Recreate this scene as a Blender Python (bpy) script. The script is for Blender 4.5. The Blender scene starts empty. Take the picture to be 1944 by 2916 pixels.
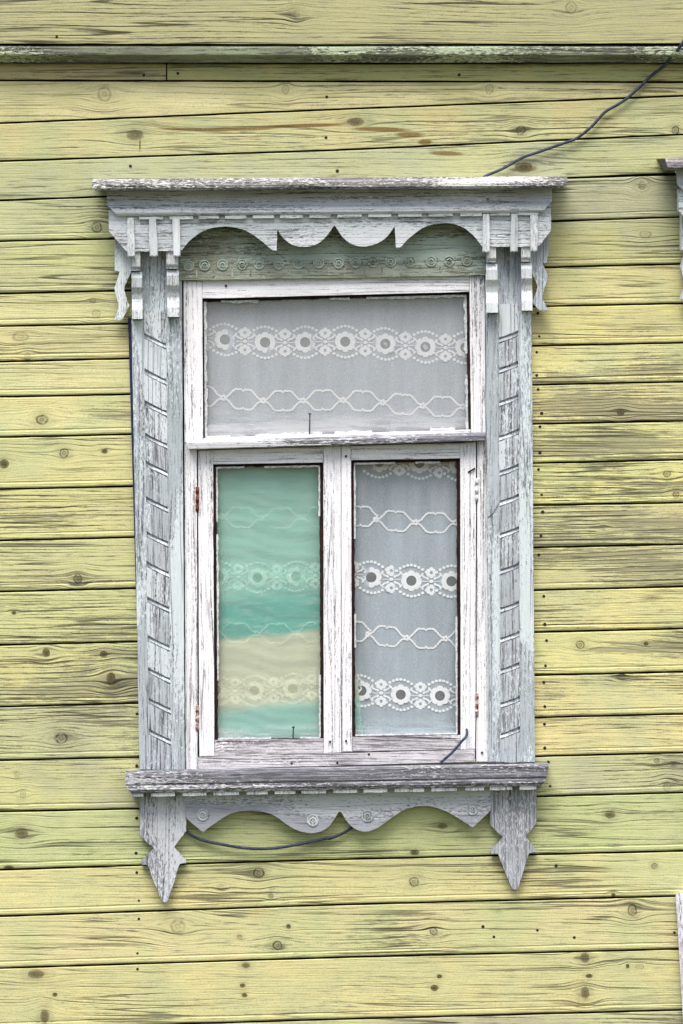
import bpy, bmesh, math, random
from mathutils import Vector

# ------------------------------------------------------------------ camera, sky, sun, exposure
random.seed(7)
SC = bpy.context.scene
L = 7.0            # metres from the camera to the plank face
ZC = 1.95          # height of the camera above the ground
camd = bpy.data.cameras.new('camera')
cam = bpy.data.objects.new('camera', camd)
SC.collection.objects.link(cam)
cam.location = (0, -L, ZC)
cam.rotation_euler = (math.radians(90), 0, 0)
camd.sensor_fit = 'VERTICAL'
camd.sensor_height = 24.0
camd.sensor_width = 24.0
camd.lens = 24.0 * L / 2.916
camd.clip_end = 2000
camd.clip_start = 0.05
SC.camera = cam

SUN_EL, SUN_AZ = math.radians(60), math.radians(-20)      # azimuth measured from straight out of the wall
world = bpy.data.worlds.new('World')
SC.world = world
world.use_nodes = True
wn = world.node_tree.nodes
sky = wn.new('ShaderNodeTexSky')
sky.sky_type = 'NISHITA'
sky.sun_disc = False
sky.sun_elevation = SUN_EL
sky.sun_rotation = math.pi + SUN_AZ
sky.dust_density = 4.0
sky.air_density = 1.0
sky.ozone_density = 1.0
wn['Background'].inputs['Strength'].default_value = 0.11
world.node_tree.links.new(sky.outputs[0], wn['Background'].inputs['Color'])
sund = bpy.data.lights.new('sun', 'SUN')
sund.energy = 2.2
sund.angle = math.radians(32)
sund.color = (1.0, 0.96, 0.90)
sun = bpy.data.objects.new('sun', sund)
SC.collection.objects.link(sun)
_dir = Vector((math.sin(SUN_AZ) * math.cos(SUN_EL), -math.cos(SUN_AZ) * math.cos(SUN_EL), math.sin(SUN_EL)))
sun.rotation_euler = _dir.to_track_quat('Z', 'Y').to_euler()
sun.location = (0, -10, 12)
SC.view_settings.view_transform = 'Standard'
SC.view_settings.look = 'None'
SC.view_settings.exposure = 0.85
SC.view_settings.gamma = 1.0
SC.render.engine = 'CYCLES'
SC.cycles.max_bounces = 8
SC.cycles.transparent_max_bounces = 12
SC.cycles.use_denoising = True
SC.cycles.denoising_prefilter = 'NONE'

# ------------------------------------------------------------------ helpers
def P(x, y, d=0.0):
    """photograph millimetres (1944 x 2916, measured on the wall) at d mm in front of the plank face -> world"""
    k = (L - d / 1000.0) / L
    return Vector(((x - 972) / 1000.0 * k, -d / 1000.0, ZC + (1458 - y) / 1000.0 * k))

def srgb(r, g, b):
    f = lambda c: (c / 255 / 12.92) if c / 255 <= 0.04045 else ((c / 255 + 0.055) / 1.055) ** 2.4
    return (f(r), f(g), f(b), 1.0)

def link(o, parent=None):
    SC.collection.objects.link(o)
    if parent is not None:
        o.parent = parent
    return o

def mesh_obj(name, bm, mat, parent=None, smooth=False):
    me = bpy.data.meshes.new(name)
    bmesh.ops.recalc_face_normals(bm, faces=bm.faces)
    bm.to_mesh(me)
    bm.free()
    if smooth:
        for p in me.polygons:
            p.use_smooth = True
    me.materials.append(mat)
    return link(bpy.data.objects.new(name, me), parent)

def tag(o, label, cat=None, group=None, kind=None):
    o['label'] = label
    if cat: o['category'] = cat
    if group: o['group'] = group
    if kind: o['kind'] = kind
    return o

def empty(name, loc):
    o = bpy.data.objects.new(name, None)
    o.empty_display_size = 0.1
    link(o)
    o.location = loc
    return o

def lerp(a, b, t): return a + (b - a) * t

def jit(a): return random.uniform(-a, a)

def densify(pts, step=14.0, a=0.0, closed=True):
    out = []
    n = len(pts)
    for i in range(n if closed else n - 1):
        x0, y0 = pts[i]; x1, y1 = pts[(i + 1) % n]
        m = max(1, int(math.hypot(x1 - x0, y1 - y0) / step))
        for k in range(m):
            t = k / m
            j = a if k else a * 0.5
            out.append((lerp(x0, x1, t) + jit(j), lerp(y0, y1, t) + jit(j)))
    return out

def catmull(pts, n=6):
    out = []
    for i in range(len(pts) - 1):
        p0 = pts[max(i - 1, 0)]; p1 = pts[i]; p2 = pts[i + 1]; p3 = pts[min(i + 2, len(pts) - 1)]
        for k in range(n):
            t = k / n
            q = []
            for c in (0, 1):
                q.append(0.5 * (2 * p1[c] + (p2[c] - p0[c]) * t + (2 * p0[c] - 5 * p1[c] + 4 * p2[c] - p3[c]) * t * t
                                + (3 * p1[c] - p0[c] - 3 * p2[c] + p3[c]) * t ** 3))
            out.append(tuple(q))
    out.append(pts[-1])
    return out

def prism(bm, pts, d0, d1, bev=1.2, a=0.5, step=16.0, tilt=0.0):
    """outline (photo mm) extruded from depth d0 (back) to d1 (front)"""
    o = densify(pts, step, a)
    cx = sum(p[0] for p in o) / len(o); cy = sum(p[1] for p in o) / len(o)
    fr = [bm.verts.new(P(x, y, d1 + tilt * (y - cy))) for x, y in o]
    bk = [bm.verts.new(P(x, y, d0)) for x, y in o]
    f = bm.faces.new(fr)
    bm.faces.new(list(reversed(bk)))
    n = len(o)
    for i in range(n):
        bm.faces.new((fr[i], bk[i], bk[(i + 1) % n], fr[(i + 1) % n]))
    if bev > 0:
        ed = [e for e in f.edges]
        bmesh.ops.bevel(bm, geom=ed, offset=bev / 1000.0, segments=2, affect='EDGES', clamp_overlap=True)

def board(name, pts, d0, d1, mat, parent, bev=1.5, a=0.5, step=25.0):
    bm = bmesh.new()
    prism(bm, pts, d0, d1, bev, a, step)
    return mesh_obj(name, bm, mat, parent)

def rect(x0, y0, x1, y1): return [(x0, y0), (x1, y0), (x1, y1), (x0, y1)]

def sweep(name, prof, yL, yR, mat, parent, n=40, a=0.5):
    """prof: (d, dy, xl, xr) round the section; swept from the left end to the right end"""
    bm = bmesh.new()
    rows = []
    for k in range(n + 1):
        t = k / n
        w = jit(a)
        row = []
        for (d, dy, xl, xr) in prof:
            row.append(bm.verts.new(P(lerp(xl, xr, t), lerp(yL, yR, t) + dy + w * 0.6 + jit(a * 0.4), d + jit(a * 0.5))))
        rows.append(row)
    m = len(prof)
    for k in range(n):
        for i in range(m):
            j = (i + 1) % m
            bm.faces.new((rows[k][i], rows[k][j], rows[k + 1][j], rows[k + 1][i]))
    bm.faces.new(rows[0]); bm.faces.new(list(reversed(rows[-1])))
    return mesh_obj(name, bm, mat, parent)

def extrude_x(name, prof, x0, x1, mat, parent, dx=0.0):
    """side profile (d, y) extruded across x"""
    bm = bmesh.new()
    y0 = min(p[1] for p in prof)
    y1 = max(p[1] for p in prof)
    f = lambda y: dx * (y - y0) / (y1 - y0)
    a = [bm.verts.new(P(x0 + f(y), y, d)) for d, y in prof]
    b = [bm.verts.new(P(x1 + f(y), y, d)) for d, y in prof]
    n = len(prof)
    bm.faces.new(a); bm.faces.new(list(reversed(b)))
    for i in range(n):
        bm.faces.new((a[i], b[i], b[(i + 1) % n], a[(i + 1) % n]))
    bmesh.ops.bevel(bm, geom=list(bm.edges), offset=0.001, segments=1, affect='EDGES', clamp_overlap=True)
    return mesh_obj(name, bm, mat, parent)

def tube(name, pts3, r, mat, parent=None, seg=10, caps=True):
    bm = bmesh.new()
    rings = []
    for i, p in enumerate(pts3):
        t = (pts3[min(i + 1, len(pts3) - 1)] - pts3[max(i - 1, 0)]).normalized()
        up = Vector((0, 1, 0)) if abs(t.y) < 0.9 else Vector((1, 0, 0))
        u = t.cross(up).normalized(); v = t.cross(u).normalized()
        rr = r[i] if isinstance(r, (list, tuple)) else r
        rings.append([bm.verts.new(p + (u * math.cos(2 * math.pi * k / seg) + v * math.sin(2 * math.pi * k / seg)) * rr) for k in range(seg)])
    for i in range(len(rings) - 1):
        for k in range(seg):
            bm.faces.new((rings[i][k], rings[i][(k + 1) % seg], rings[i + 1][(k + 1) % seg], rings[i + 1][k]))
    if caps:
        bm.faces.new(rings[0]); bm.faces.new(list(reversed(rings[-1])))
    return mesh_obj(name, bm, mat, parent, smooth=True)

# ------------------------------------------------------------------ node helper
class NT:
    def __init__(self, tree):
        self.t = tree; self.n = tree.nodes; self.l = tree.links
    def put(self, sock, v):
        if v is None: return
        if isinstance(v, bpy.types.NodeSocket): self.l.new(v, sock)
        else: sock.default_value = v
    def m(self, op, a, b=None, c=None, clamp=False):
        k = self.n.new('ShaderNodeMath'); k.operation = op; k.use_clamp = clamp
        self.put(k.inputs[0], a); self.put(k.inputs[1], b); self.put(k.inputs[2], c)
        return k.outputs[0]
    def add(self, *a):
        r = a[0]
        for b in a[1:]: r = self.m('ADD', r, b)
        return r
    def mul(self, a, b): return self.m('MULTIPLY', a, b)
    def xyz(self, x, y, z):
        k = self.n.new('ShaderNodeCombineXYZ')
        for i, v in enumerate((x, y, z)): self.put(k.inputs[i], v)
        return k.outputs[0]
    def noise(self, vec, scale=1.0, detail=3.0, rough=0.55, dist=0.0):
        k = self.n.new('ShaderNodeTexNoise')
        self.put(k.inputs['Vector'], vec); k.inputs['Scale'].default_value = scale
        k.inputs['Detail'].default_value = detail; k.inputs['Roughness'].default_value = rough
        k.inputs['Distortion'].default_value = dist
        return k.outputs[0]
    def ss(self, v, a, b, o0=0.0, o1=1.0):
        k = self.n.new('ShaderNodeMapRange'); k.interpolation_type = 'SMOOTHSTEP'
        self.put(k.inputs[0], v)
        for i, x in zip((1, 2, 3, 4), (a, b, o0, o1)): self.put(k.inputs[i], x)
        return k.outputs[0]
    def mix(self, f, a, b, mode='MIX'):
        k = self.n.new('ShaderNodeMix'); k.data_type = 'RGBA'; k.blend_type = mode
        self.put(k.inputs[0], f); self.put(k.inputs[6], a); self.put(k.inputs[7], b)
        return k.outputs[2]
    def coords(self):
        tc = self.n.new('ShaderNodeTexCoord')
        s = self.n.new('ShaderNodeSeparateXYZ')
        self.l.new(tc.outputs['Object'], s.inputs[0])
        return s.outputs[0], s.outputs[1], s.outputs[2]
    def rnd(self):
        return self.n.new('ShaderNodeObjectInfo').outputs['Random']

def new_mat(name):
    m = bpy.data.materials.new(name); m.use_nodes = True
    t = NT(m.node_tree)
    return m, t, m.node_tree.nodes['Principled BSDF']

# knot field: bends the grain round a knot, gives a dark mask (rings) and a soft halo
def make_knot_group():
    g = bpy.data.node_groups.new('knot_field', 'ShaderNodeTree')
    for nm in ('U', 'V', 'CX', 'CV', 'RX', 'RV', 'Wob'):
        g.interface.new_socket(nm, in_out='INPUT', socket_type='NodeSocketFloat')
    for nm in ('Disp', 'Dark', 'Core', 'Halo'):
        g.interface.new_socket(nm, in_out='OUTPUT', socket_type='NodeSocketFloat')
    t = NT(g)
    gi = g.nodes.new('NodeGroupInput'); go = g.nodes.new('NodeGroupOutput')
    U, V, CX, CV, RX, RV, wob = [gi.outputs[i] for i in range(7)]
    du = t.m('SUBTRACT', U, CX); dv = t.m('SUBTRACT', V, CV)
    a = t.m('DIVIDE', du, RX); b = t.m('DIVIDE', dv, RV)
    r = t.m('SQRT', t.add(t.mul(a, a), t.mul(b, b)))
    r = t.mul(r, t.add(0.6, t.mul(wob, 0.95)))
    e = t.m('EXPONENT', t.m('MULTIPLY', t.add(t.mul(t.mul(a, a), 0.10), t.mul(t.mul(b, b), 0.22)), -1.0))
    g.links.new(t.m('MULTIPLY', t.mul(dv, e), -0.85), go.inputs[0])
    rim = t.mul(t.mul(t.ss(r, 0.62, 0.9), t.ss(r, 1.2, 0.95)), t.ss(wob, 0.28, 0.62, 0.25, 1.0))
    rim2 = t.mul(t.mul(t.ss(r, 0.10, 0.28), t.ss(r, 0.5, 0.32)), 0.55)
    g.links.new(t.m('MAXIMUM', rim, rim2), go.inputs[1])
    g.links.new(t.ss(r, 1.0, 0.6), go.inputs[2])
    g.links.new(t.ss(r, 3.2, 0.8), go.inputs[3])
    return g
KNOT = make_knot_group()

def wood(name, paint, paint2, bare, dark, axis='x', wear=0.35, rings=26.0, ringk=0.5, crack=0.8, flake=0.0,
         flakecol=None, knots=(), blobs=(), browns=(), bump=0.5, rough=0.8, spec=0.25, streakw=0.35, bigw=0.5, ushift=True,
         spots=0.0, grime=0.4, wearop=0.8, lfreq=560.0):
    m, t, bs = new_mat(name)
    X, Y, Z = t.coords()
    rnd = t.rnd()
    U, V = (X, Z) if axis == 'x' else (Z, X)
    W = Y
    off = t.mul(rnd, 23.7)
    disp = 0.0; kdark = None; kcore = None; khalo = None; kblk = None
    wob = t.noise(t.xyz(t.mul(X, 70.0), t.mul(Z, 70.0), 0.0), 1.0, 2.0) if knots else None
    for (cx, cy, rx, ry, kind) in knots:
        p = P(cx, cy)
        k = t.n.new('ShaderNodeGroup'); k.node_tree = KNOT
        for i, v in enumerate((U, V, p.x, p.z, rx / 960.0, ry / 960.0, wob)): t.put(k.inputs[i], v)
        disp = t.add(disp, k.outputs[0])
        s = {'r': 1.0, 'f': 0.5, 'd': 1.0, 'b': 0.7}[kind]
        dk = t.mul(k.outputs[1], s)
        kdark = dk if kdark is None else t.m('MAXIMUM', kdark, dk)
        cw = {'r': 0.24, 'f': 0.10, 'd': 0.92, 'b': 0.75}[kind]
        c = t.mul(k.outputs[2], cw)
        kcore = c if kcore is None else t.m('MAXIMUM', kcore, c)
        hw = {'r': 0.20, 'f': 0.08, 'd': 0.16, 'b': 0.25}[kind]
        h = t.mul(k.outputs[3], hw)
        khalo = h if khalo is None else t.m('MAXIMUM', khalo, h)
    V2 = t.add(V, disp) if knots else V
    warp = t.noise(t.xyz(t.add(t.mul(U, 1.3), off), t.mul(V2, 5.0), t.mul(W, 5.0)), 1.0, 1.0)
    V3 = t.add(V2, t.mul(t.m('SUBTRACT', warp, 0.5), 0.035))
    # growth rings as contour lines of a stretched noise
    n1 = t.noise(t.xyz(t.add(t.mul(U, 0.8), off), t.mul(V3, 7.0), t.add(t.mul(W, 7.0), off)), 1.0, 0.0, 0.5)
    n2 = t.noise(t.xyz(t.add(t.mul(U, 1.2), off), t.mul(V3, 40.0), t.add(t.mul(W, 40.0), off)), 1.0, 1.0, 0.5)
    ringv = t.m('SINE', t.add(t.mul(V3, lfreq), t.mul(n1, rings * 1.9), t.mul(n2, 3.0)))
    lines = t.ss(ringv, 0.55, 1.0)
    mid = t.noise(t.xyz(t.add(t.mul(U, 2.0), off), t.mul(V3, 95.0), t.add(t.mul(W, 95.0), 3.0)), 1.0, 3.0, 0.7)
    fine = t.noise(t.xyz(t.add(t.mul(U, 4.0), off), t.mul(V3, 200.0), t.mul(W, 200.0)), 1.0, 3.0, 0.72)
    big = t.noise(t.xyz(t.add(t.mul(U, 1.6), off), t.mul(V, 8.0), 1.7), 1.0, 2.0, 0.6)
    iso = t.noise(t.xyz(X, Y, Z), 300.0, 2.0, 0.7)
    dash = t.noise(t.xyz(t.add(t.mul(U, 22.0), off), t.mul(V3, 230.0), t.mul(W, 230.0)), 1.0, 2.0, 0.7)
    lines = t.mul(lines, t.ss(t.add(t.mul(big, 0.6), t.mul(mid, 0.4)), 0.36, 0.62, 0.20, 1.0))
    # blobs of wear with a shape of their own
    bl = None
    for (cx, cy, rx, ry, s) in blobs:
        p = P(cx, cy)
        a = t.mul(t.m('SUBTRACT', U, p.x if axis == 'x' else p.z), 1000.0 / rx)
        b = t.mul(t.m('SUBTRACT', V, p.z if axis == 'x' else p.x), 1000.0 / ry)
        q = t.mul(t.m('EXPONENT', t.m('MULTIPLY', t.add(t.mul(a, a), t.mul(b, b)), -1.0)), s)
        bl = q if bl is None else t.add(bl, q)
    wv = t.add(t.mul(mid, streakw * 1.4), t.mul(t.m('SUBTRACT', fine, 0.5), 0.7), t.mul(big, bigw), t.mul(lines, 0.10), t.mul(t.m('SUBTRACT', iso, 0.5), 0.30), t.mul(t.m('SUBTRACT', dash, 0.5), 0.75))
    if bl is not None: wv = t.add(wv, t.mul(t.mul(bl, t.ss(mid, 0.3, 0.68, 0.25, 1.15)), 0.24))
    base = streakw * 1.4 * 0.5 + bigw * 0.5
    th = base + (0.5 - wear) * 0.55
    wm = t.ss(wv, th - 0.03, th + 0.15)
    # cracks: thin ridges of stretched noise
    cn = t.noise(t.xyz(t.add(t.mul(U, 1.1), t.add(off, 11.0)), t.mul(V3, 42.0), t.mul(W, 42.0)), 1.0, 1.0, 0.5)
    cr = t.ss(t.m('ABSOLUTE', t.m('SUBTRACT', cn, 0.5)), 0.034, 0.006)
    cr = t.mul(cr, t.ss(t.add(t.mul(fine, 0.4), t.mul(big, 0.6)), 0.42, 0.60))
    blot = t.noise(t.xyz(t.add(U, off), V, W), 5.0, 2.0, 0.6)
    pc = t.mix(t.ss(blot, 0.3, 0.72), paint, paint2)
    # grime in fine paint texture
    pc = t.mix(t.mul(t.ss(iso, 0.48, 0.74), 0.42), pc, bare)
    pc = t.mix(t.mul(t.ss(t.add(t.mul(fine, 0.5), t.mul(dash, 0.5)), 0.47, 0.70), grime), pc, bare)
    bc = t.mix(t.mul(t.ss(t.add(t.mul(fine, 0.6), t.mul(dash, 0.4)), 0.38, 0.66), 0.6), bare, dark)
    col = t.mix(t.mul(wm, wearop), pc, bc)
    dk = t.add(t.mul(lines, t.mul(t.add(0.40, t.mul(wm, 0.6)), ringk)), t.mul(cr, crack))
    if khalo is not None:
        dk = t.add(dk, t.mul(khalo, t.add(0.35, t.mul(mid, 1.2))))
    dk = t.m('MINIMUM', dk, 0.93)
    col = t.mix(dk, col, dark)
    if flake > 0:
        fl = t.noise(t.xyz(t.mul(U, 0.28), V, W), 240.0, 3.0, 0.75)
        fp = big
        fm = t.ss(t.add(fl, t.mul(t.m('SUBTRACT', fp, 0.5), 1.3)), 0.62 - flake * 0.24, 0.68 - flake * 0.24)
        col = t.mix(t.mul(fm, 0.8), col, flakecol or (0.8, 0.8, 0.8, 1))
    if spots > 0:
        v = t.n.new('ShaderNodeTexVoronoi'); v.inputs['Scale'].default_value = 16.0
        t.put(v.inputs['Vector'], t.xyz(t.add(t.mul(U, 0.8), off), V, W))
        sp = t.ss(v.outputs['Distance'], 0.075, 0.035)
        col = t.mix(t.mul(sp, spots), col, dark)
    if browns:
        bsum = None
        for (cx, cy, rx, ry, s) in browns:
            p = P(cx, cy)
            a = t.mul(t.m('SUBTRACT', U, p.x), 1000.0 / rx)
            wv2 = t.mul(t.m('SUBTRACT', warp, 0.5), 0.05)
            b = t.mul(t.m('SUBTRACT', t.add(V, wv2), p.z), 1000.0 / ry)
            q = t.mul(t.ss(t.add(t.mul(a, a), t.mul(b, b)), 1.0, 0.25), s)
            bsum = q if bsum is None else t.m('MAXIMUM', bsum, q)
        col = t.mix(t.mul(bsum, t.add(0.45, t.mul(iso, 0.9))), col, srgb(112, 88, 44))
    if kcore is not None:
        kc = t.mix(t.ss(iso, 0.4, 0.65), srgb(98, 84, 50), srgb(58, 52, 36))
        col = t.mix(kcore, col, kc)
        col = t.mix(t.mul(kdark, 0.9), col, srgb(44, 42, 26))
    t.put(bs.inputs['Base Color'], col)
    bs.inputs['Roughness'].default_value = rough
    bs.inputs['Specular IOR Level'].default_value = spec
    h = t.add(t.mul(fine, -1.0), t.mul(cr, -1.6), t.mul(iso, 0.45))
    bp = t.n.new('ShaderNodeBump'); bp.inputs['Strength'].default_value = bump; bp.inputs['Distance'].default_value = 0.0022
    t.put(bp.inputs['Height'], h)
    t.put(bs.inputs['Normal'], bp.outputs[0])
    return m

def plain(name, col, rough=0.6, metal=0.0, var=0.0, col2=None, scale=40.0):
    m, t, bs = new_mat(name)
    if col2 is not None:
        X, Y, Z = t.coords()
        n = t.noise(t.xyz(X, Y, Z), scale, 4.0, 0.65)
        t.put(bs.inputs['Base Color'], t.mix(t.ss(n, 0.38, 0.64), col, col2))
    else:
        bs.inputs['Base Color'].default_value = col
    bs.inputs['Roughness'].default_value = rough
    bs.inputs['Metallic'].default_value = metal
    bs.inputs['Specular IOR Level'].default_value = 0.3
    return m

# ------------------------------------------------------------------ materials of trim
DARKW = srgb(70, 68, 70)
BAREW = srgb(140, 136, 142)
M_casing = wood('weathered_casing', srgb(182, 190, 198), srgb(166, 177, 180), srgb(128, 128, 138), srgb(70, 72, 80), 'z', wear=0.42, rings=16,
                ringk=0.5, crack=0.6, flake=0.42, flakecol=srgb(214, 224, 228), bump=1.0, grime=0.7)
M_carved = wood('carved_block_paint', srgb(182, 190, 196), srgb(168, 176, 182), srgb(132, 134, 140), srgb(72, 74, 80), 'z', wear=0.48, rings=18,
                ringk=0.6, crack=0.7, flake=0.28, flakecol=srgb(212, 220, 226), bump=1.0, grime=0.7, spots=0.5)
M_trimx = wood('weathered_trim', srgb(204, 211, 216), srgb(186, 196, 200), srgb(126, 123, 124), srgb(64, 60, 60), 'x', wear=0.46, rings=14,
               ringk=0.35, crack=0.6, flake=0.45, flakecol=srgb(216, 222, 226), bump=0.6)
M_trimz = wood('weathered_strip', srgb(200, 206, 210), srgb(184, 192, 194), srgb(140, 138, 140), srgb(86, 84, 84), 'z', wear=0.4, rings=14,
               ringk=0.35, crack=0.6, flake=0.5, flakecol=srgb(218, 224, 226), bump=0.6)
M_cap = wood('bare_cornice_cap', srgb(150, 148, 150), srgb(120, 116, 118), srgb(104, 99, 101), srgb(54, 50, 52), 'x', wear=0.66, rings=16,
             ringk=0.6, crack=0.8, flake=0.18, flakecol=srgb(222, 224, 222), bump=0.8)
M_frieze = wood('mossy_frieze_board', srgb(166, 178, 166), srgb(140, 142, 124), srgb(112, 106, 88), srgb(62, 58, 46), 'x', wear=0.55, rings=16,
                ringk=0.45, crack=0.6, flake=0.34, flakecol=srgb(176, 194, 184), bump=0.8)
M_sill = wood('bare_sill_wood', srgb(166, 168, 176), srgb(130, 130, 140), srgb(112, 111, 120), srgb(54, 52, 62), 'x', wear=0.72, rings=22,
              ringk=1.0, crack=0.8, flake=0.25, flakecol=srgb(214, 216, 220), bump=0.8)
M_apron = wood('apron_paint', srgb(176, 180, 190), srgb(160, 164, 172), srgb(136, 134, 142), srgb(88, 86, 90), 'x', wear=0.45, rings=16,
               ringk=0.35, crack=0.4, flake=0.45, flakecol=srgb(208, 214, 218), bump=0.6)
M_pend = wood('pendant_wood', srgb(182, 187, 195), srgb(164, 169, 176), srgb(136, 137, 144), srgb(78, 76, 82), 'z', wear=0.6, rings=22,
              ringk=0.6, crack=0.7, flake=0.34, flakecol=srgb(206, 210, 216), bump=0.7)
M_sashx = wood('white_sash_rail', srgb(241, 242, 245), srgb(233, 234, 239), srgb(160, 156, 162), srgb(76, 70, 78), 'x', wear=0.28, rings=18,
               ringk=0.5, crack=0.85, flake=0.2, flakecol=srgb(236, 234, 238), bump=0.5)
M_sashz = wood('white_sash_stile', srgb(241, 242, 245), srgb(233, 234, 239), srgb(160, 156, 163), srgb(74, 70, 78), 'z', wear=0.32, rings=18,
               ringk=0.55, crack=0.9, flake=0.2, flakecol=srgb(236, 234, 238), bump=0.5)
M_botrail = wood('bare_bottom_rail', srgb(208, 206, 209), srgb(190, 187, 192), srgb(156, 152, 157), srgb(66, 60, 66), 'x', wear=0.6, rings=34,
                 ringk=1.0, crack=0.8, flake=0.15, flakecol=srgb(230, 228, 232), bump=0.8)
M_rebate = plain('rotten_rebate', srgb(52, 30, 28), 0.9, col2=srgb(24, 16, 18), scale=60)
M_putty = plain('old_putty', srgb(214, 216, 218), 0.85, col2=srgb(168, 174, 176), scale=120)
M_dark = plain('dark_sheathing', srgb(40, 36, 28), 0.95, col2=srgb(28, 25, 20), scale=20)
M_nail = plain('rusty_nail', srgb(52, 44, 34), 0.7, 0.2, col2=srgb(34, 28, 22), scale=300)
M_hinge = plain('rusty_hinge', srgb(120, 62, 40), 0.8, 0.1, col2=srgb(206, 196, 196), scale=130)
M_rusty = plain('deep_rust', srgb(92, 40, 34), 0.8, 0.1, col2=srgb(120, 62, 46), scale=130)
M_cable = plain('cable_sheath', srgb(36, 46, 66), 0.5, col2=srgb(58, 68, 84), scale=60)
M_gapshade = plain('gap_shade_blue', srgb(26, 34, 70), 0.6, col2=srgb(38, 50, 84), scale=80)  # shade of the gap beside the casing, put into a dark blue colour

# ------------------------------------------------------------------ planks
def col3(c): return srgb(*c)
YEL, YEL2 = (212, 207, 148), (197, 198, 146)
GRN, GRN2 = (180, 180, 144), (168, 172, 140)
GOLD = (218, 212, 146)
CRM, CRM2 = (212, 203, 156), (202, 197, 150)
MIX_ = (202, 199, 144)
BARE = (126, 122, 106)
DARK = (70, 67, 54)

KN = [  # x, y, rx, ry, kind (r ring, f faint, d dark, b brown)
 (297,268,19,23,'f'),(813,254,10,14,'f'),(384,384,24,15,'b'),(845,55,9,12,'f'),(1620,34,17,17,'f'),(1012,347,24,12,'b'),(1483,371,13,13,'r'),
 (1923,371,10,13,'r'),(1490,476,26,16,'b'),(1827,527,10,11,'f'),(1393,254,12,14,'f'),(275,647,15,15,'r'),(58,959,24,13,'f'),(264,856,9,8,'f'),
 (274,894,12,12,'f'),(78,1015,9,12,'f'),(119,1195,17,14,'r'),(182,1290,13,13,'r'),(297,1285,9,7,'d'),(11,1321,14,13,'d'),(221,1648,12,14,'r'),
 (39,1745,7,6,'d'),(131,1859,11,12,'d'),(295,1863,11,10,'d'),(316,1933,13,18,'d'),(174,2102,18,15,'r'),(48,2207,8,9,'f'),(65,2261,8,12,'f'),
 (1829,528,9,11,'f'),(1837,668,18,10,'f'),(1767,1174,11,10,'d'),(1899,1350,11,9,'r'),(1924,1408,9,9,'r'),(1720,1504,6,6,'f'),(1652,1836,13,12,'r'),
 (1839,1833,7,6,'d'),(1771,1927,8,8,'f'),(1870,2167,8,7,'r'),(1918,2177,6,5,'r'),(1899,2240,11,15,'f'),(1737,2320,15,11,'b'),(61,2374,19,15,'b'),
 (25,2470,14,6,'d'),(736,2486,17,14,'r'),(628,2524,8,7,'f'),(771,2551,7,7,'r'),(775,2529,9,5,'f'),(505,2638,21,20,'f'),(789,2692,14,13,'r'),
 (821,2638,7,7,'d'),(681,2667,7,6,'r'),(102,2774,24,12,'b'),(156,2832,7,6,'d'),(690,2806,8,6,'d'),(696,2834,8,6,'d'),(700,2749,12,8,'b'),
 (127,2894,12,20,'b'),(1180,2427,13,8,'d'),(1178,2511,14,13,'r'),(1863,2466,9,8,'r'),(1234,2652,11,11,'r'),(1800,2591,13,17,'r'),(1746,2548,6,6,'d'),
 (1251,2780,8,6,'d'),(1237,2813,11,9,'d'),(1665,2727,13,15,'b'),(1677,2779,10,6,'d'),(1666,2827,12,17,'b'),(1787,2751,5,7,'d'),(1260,2353,14,8,'b'),
 (1822,2753,12,7,'f')]
NAILS = [(1531,892),(1535,958),(1528,1003),(1528,1069),(1532,1109),(1542,1177),(1537,1215),(1537,1289),(1533,1337),(1542,1409),(1545,1458),(1540,1526),
 (1534,1580),(1548,1698),(1551,1778),(1556,1824),(1553,1896),(1548,1943),(1551,2012),(1550,2062),(1551,2130),(1561,2170),(1566,2239),
 (389,2330),(387,2430),(389,2485),(395,2565),(395,2617),(391,2715),(391,2760),(391,2891),(388,2127),(389,2181),(390,2033),
 (930,276),(928,392),(371,473),(960,487),(409,214),(506,209),(161,105),(1307,213),(1375,2639),(1406,2668),(1530,2649),(1635,2670),(1920,2656),(1583,2466)]
# worn patches: x, y, rx, ry, strength
WEAR = [(1640,1075,130,14,1.6),(1870,1060,120,34,1.3),(1700,1150,210,26,1.7),(1850,1180,150,26,1.4),(1640,1272,190,26,2.0),(1850,1268,170,34,2.0),
 (1880,1390,160,22,1.0),(1740,1466,60,8,1.8),(1880,1500,160,36,1.7),(1620,1540,160,20,1.0),(1700,1590,190,22,1.8),(1880,1620,130,44,1.9),(1580,1740,80,45,0.9),
 (1830,1842,130,17,2.0),(1960,1830,90,34,1.6),(1700,1850,100,12,1.3),(1560,1980,60,30,1.4),(1900,2160,100,60,0.8),(1860,2310,150,18,1.0),
 (260,1170,100,22,1.6),(330,1180,70,30,0.8),(90,1480,200,40,0.7),(320,1790,120,40,1.1),(330,1860,110,9,1.6),(370,1930,50,12,2.2),(370,1965,50,28,2.0),
 (250,1950,200,60,0.7),(300,2040,150,40,1.0),(200,2100,50,40,0.9),(370,2110,50,60,0.7),(700,396,120,18,1.0),(1390,400,90,10,0.9),(1500,450,120,24,0.9),
 (760,2690,200,40,0.8),(1100,2650,140,50,0.9),(1050,2790,240,60,0.5),(150,2860,130,30,0.6),(1500,2790,200,30,0.4),
 (880,210,140,12,0.8),(620,185,260,12,0.8),(1500,190,400,14,0.9),(1850,260,120,14,0.9)]
BROWN = [(560,366,140,6,1.0),(690,362,130,7,1.0),(860,357,150,7,1.0),(1085,370,100,7,1.0),(1165,382,50,8,1.0),(1210,402,26,10,1.0),(1270,434,60,9,0.9),(398,418,3,26,1.0),(1500,480,34,12,0.8),(1870,265,60,5,.8)]

plank_count = 0
HW = empty('house_wall', (0, 0, 0))
tag(HW, 'old wooden house wall of weathered yellow-green painted horizontal planks', 'wall', kind='thing')

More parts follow.
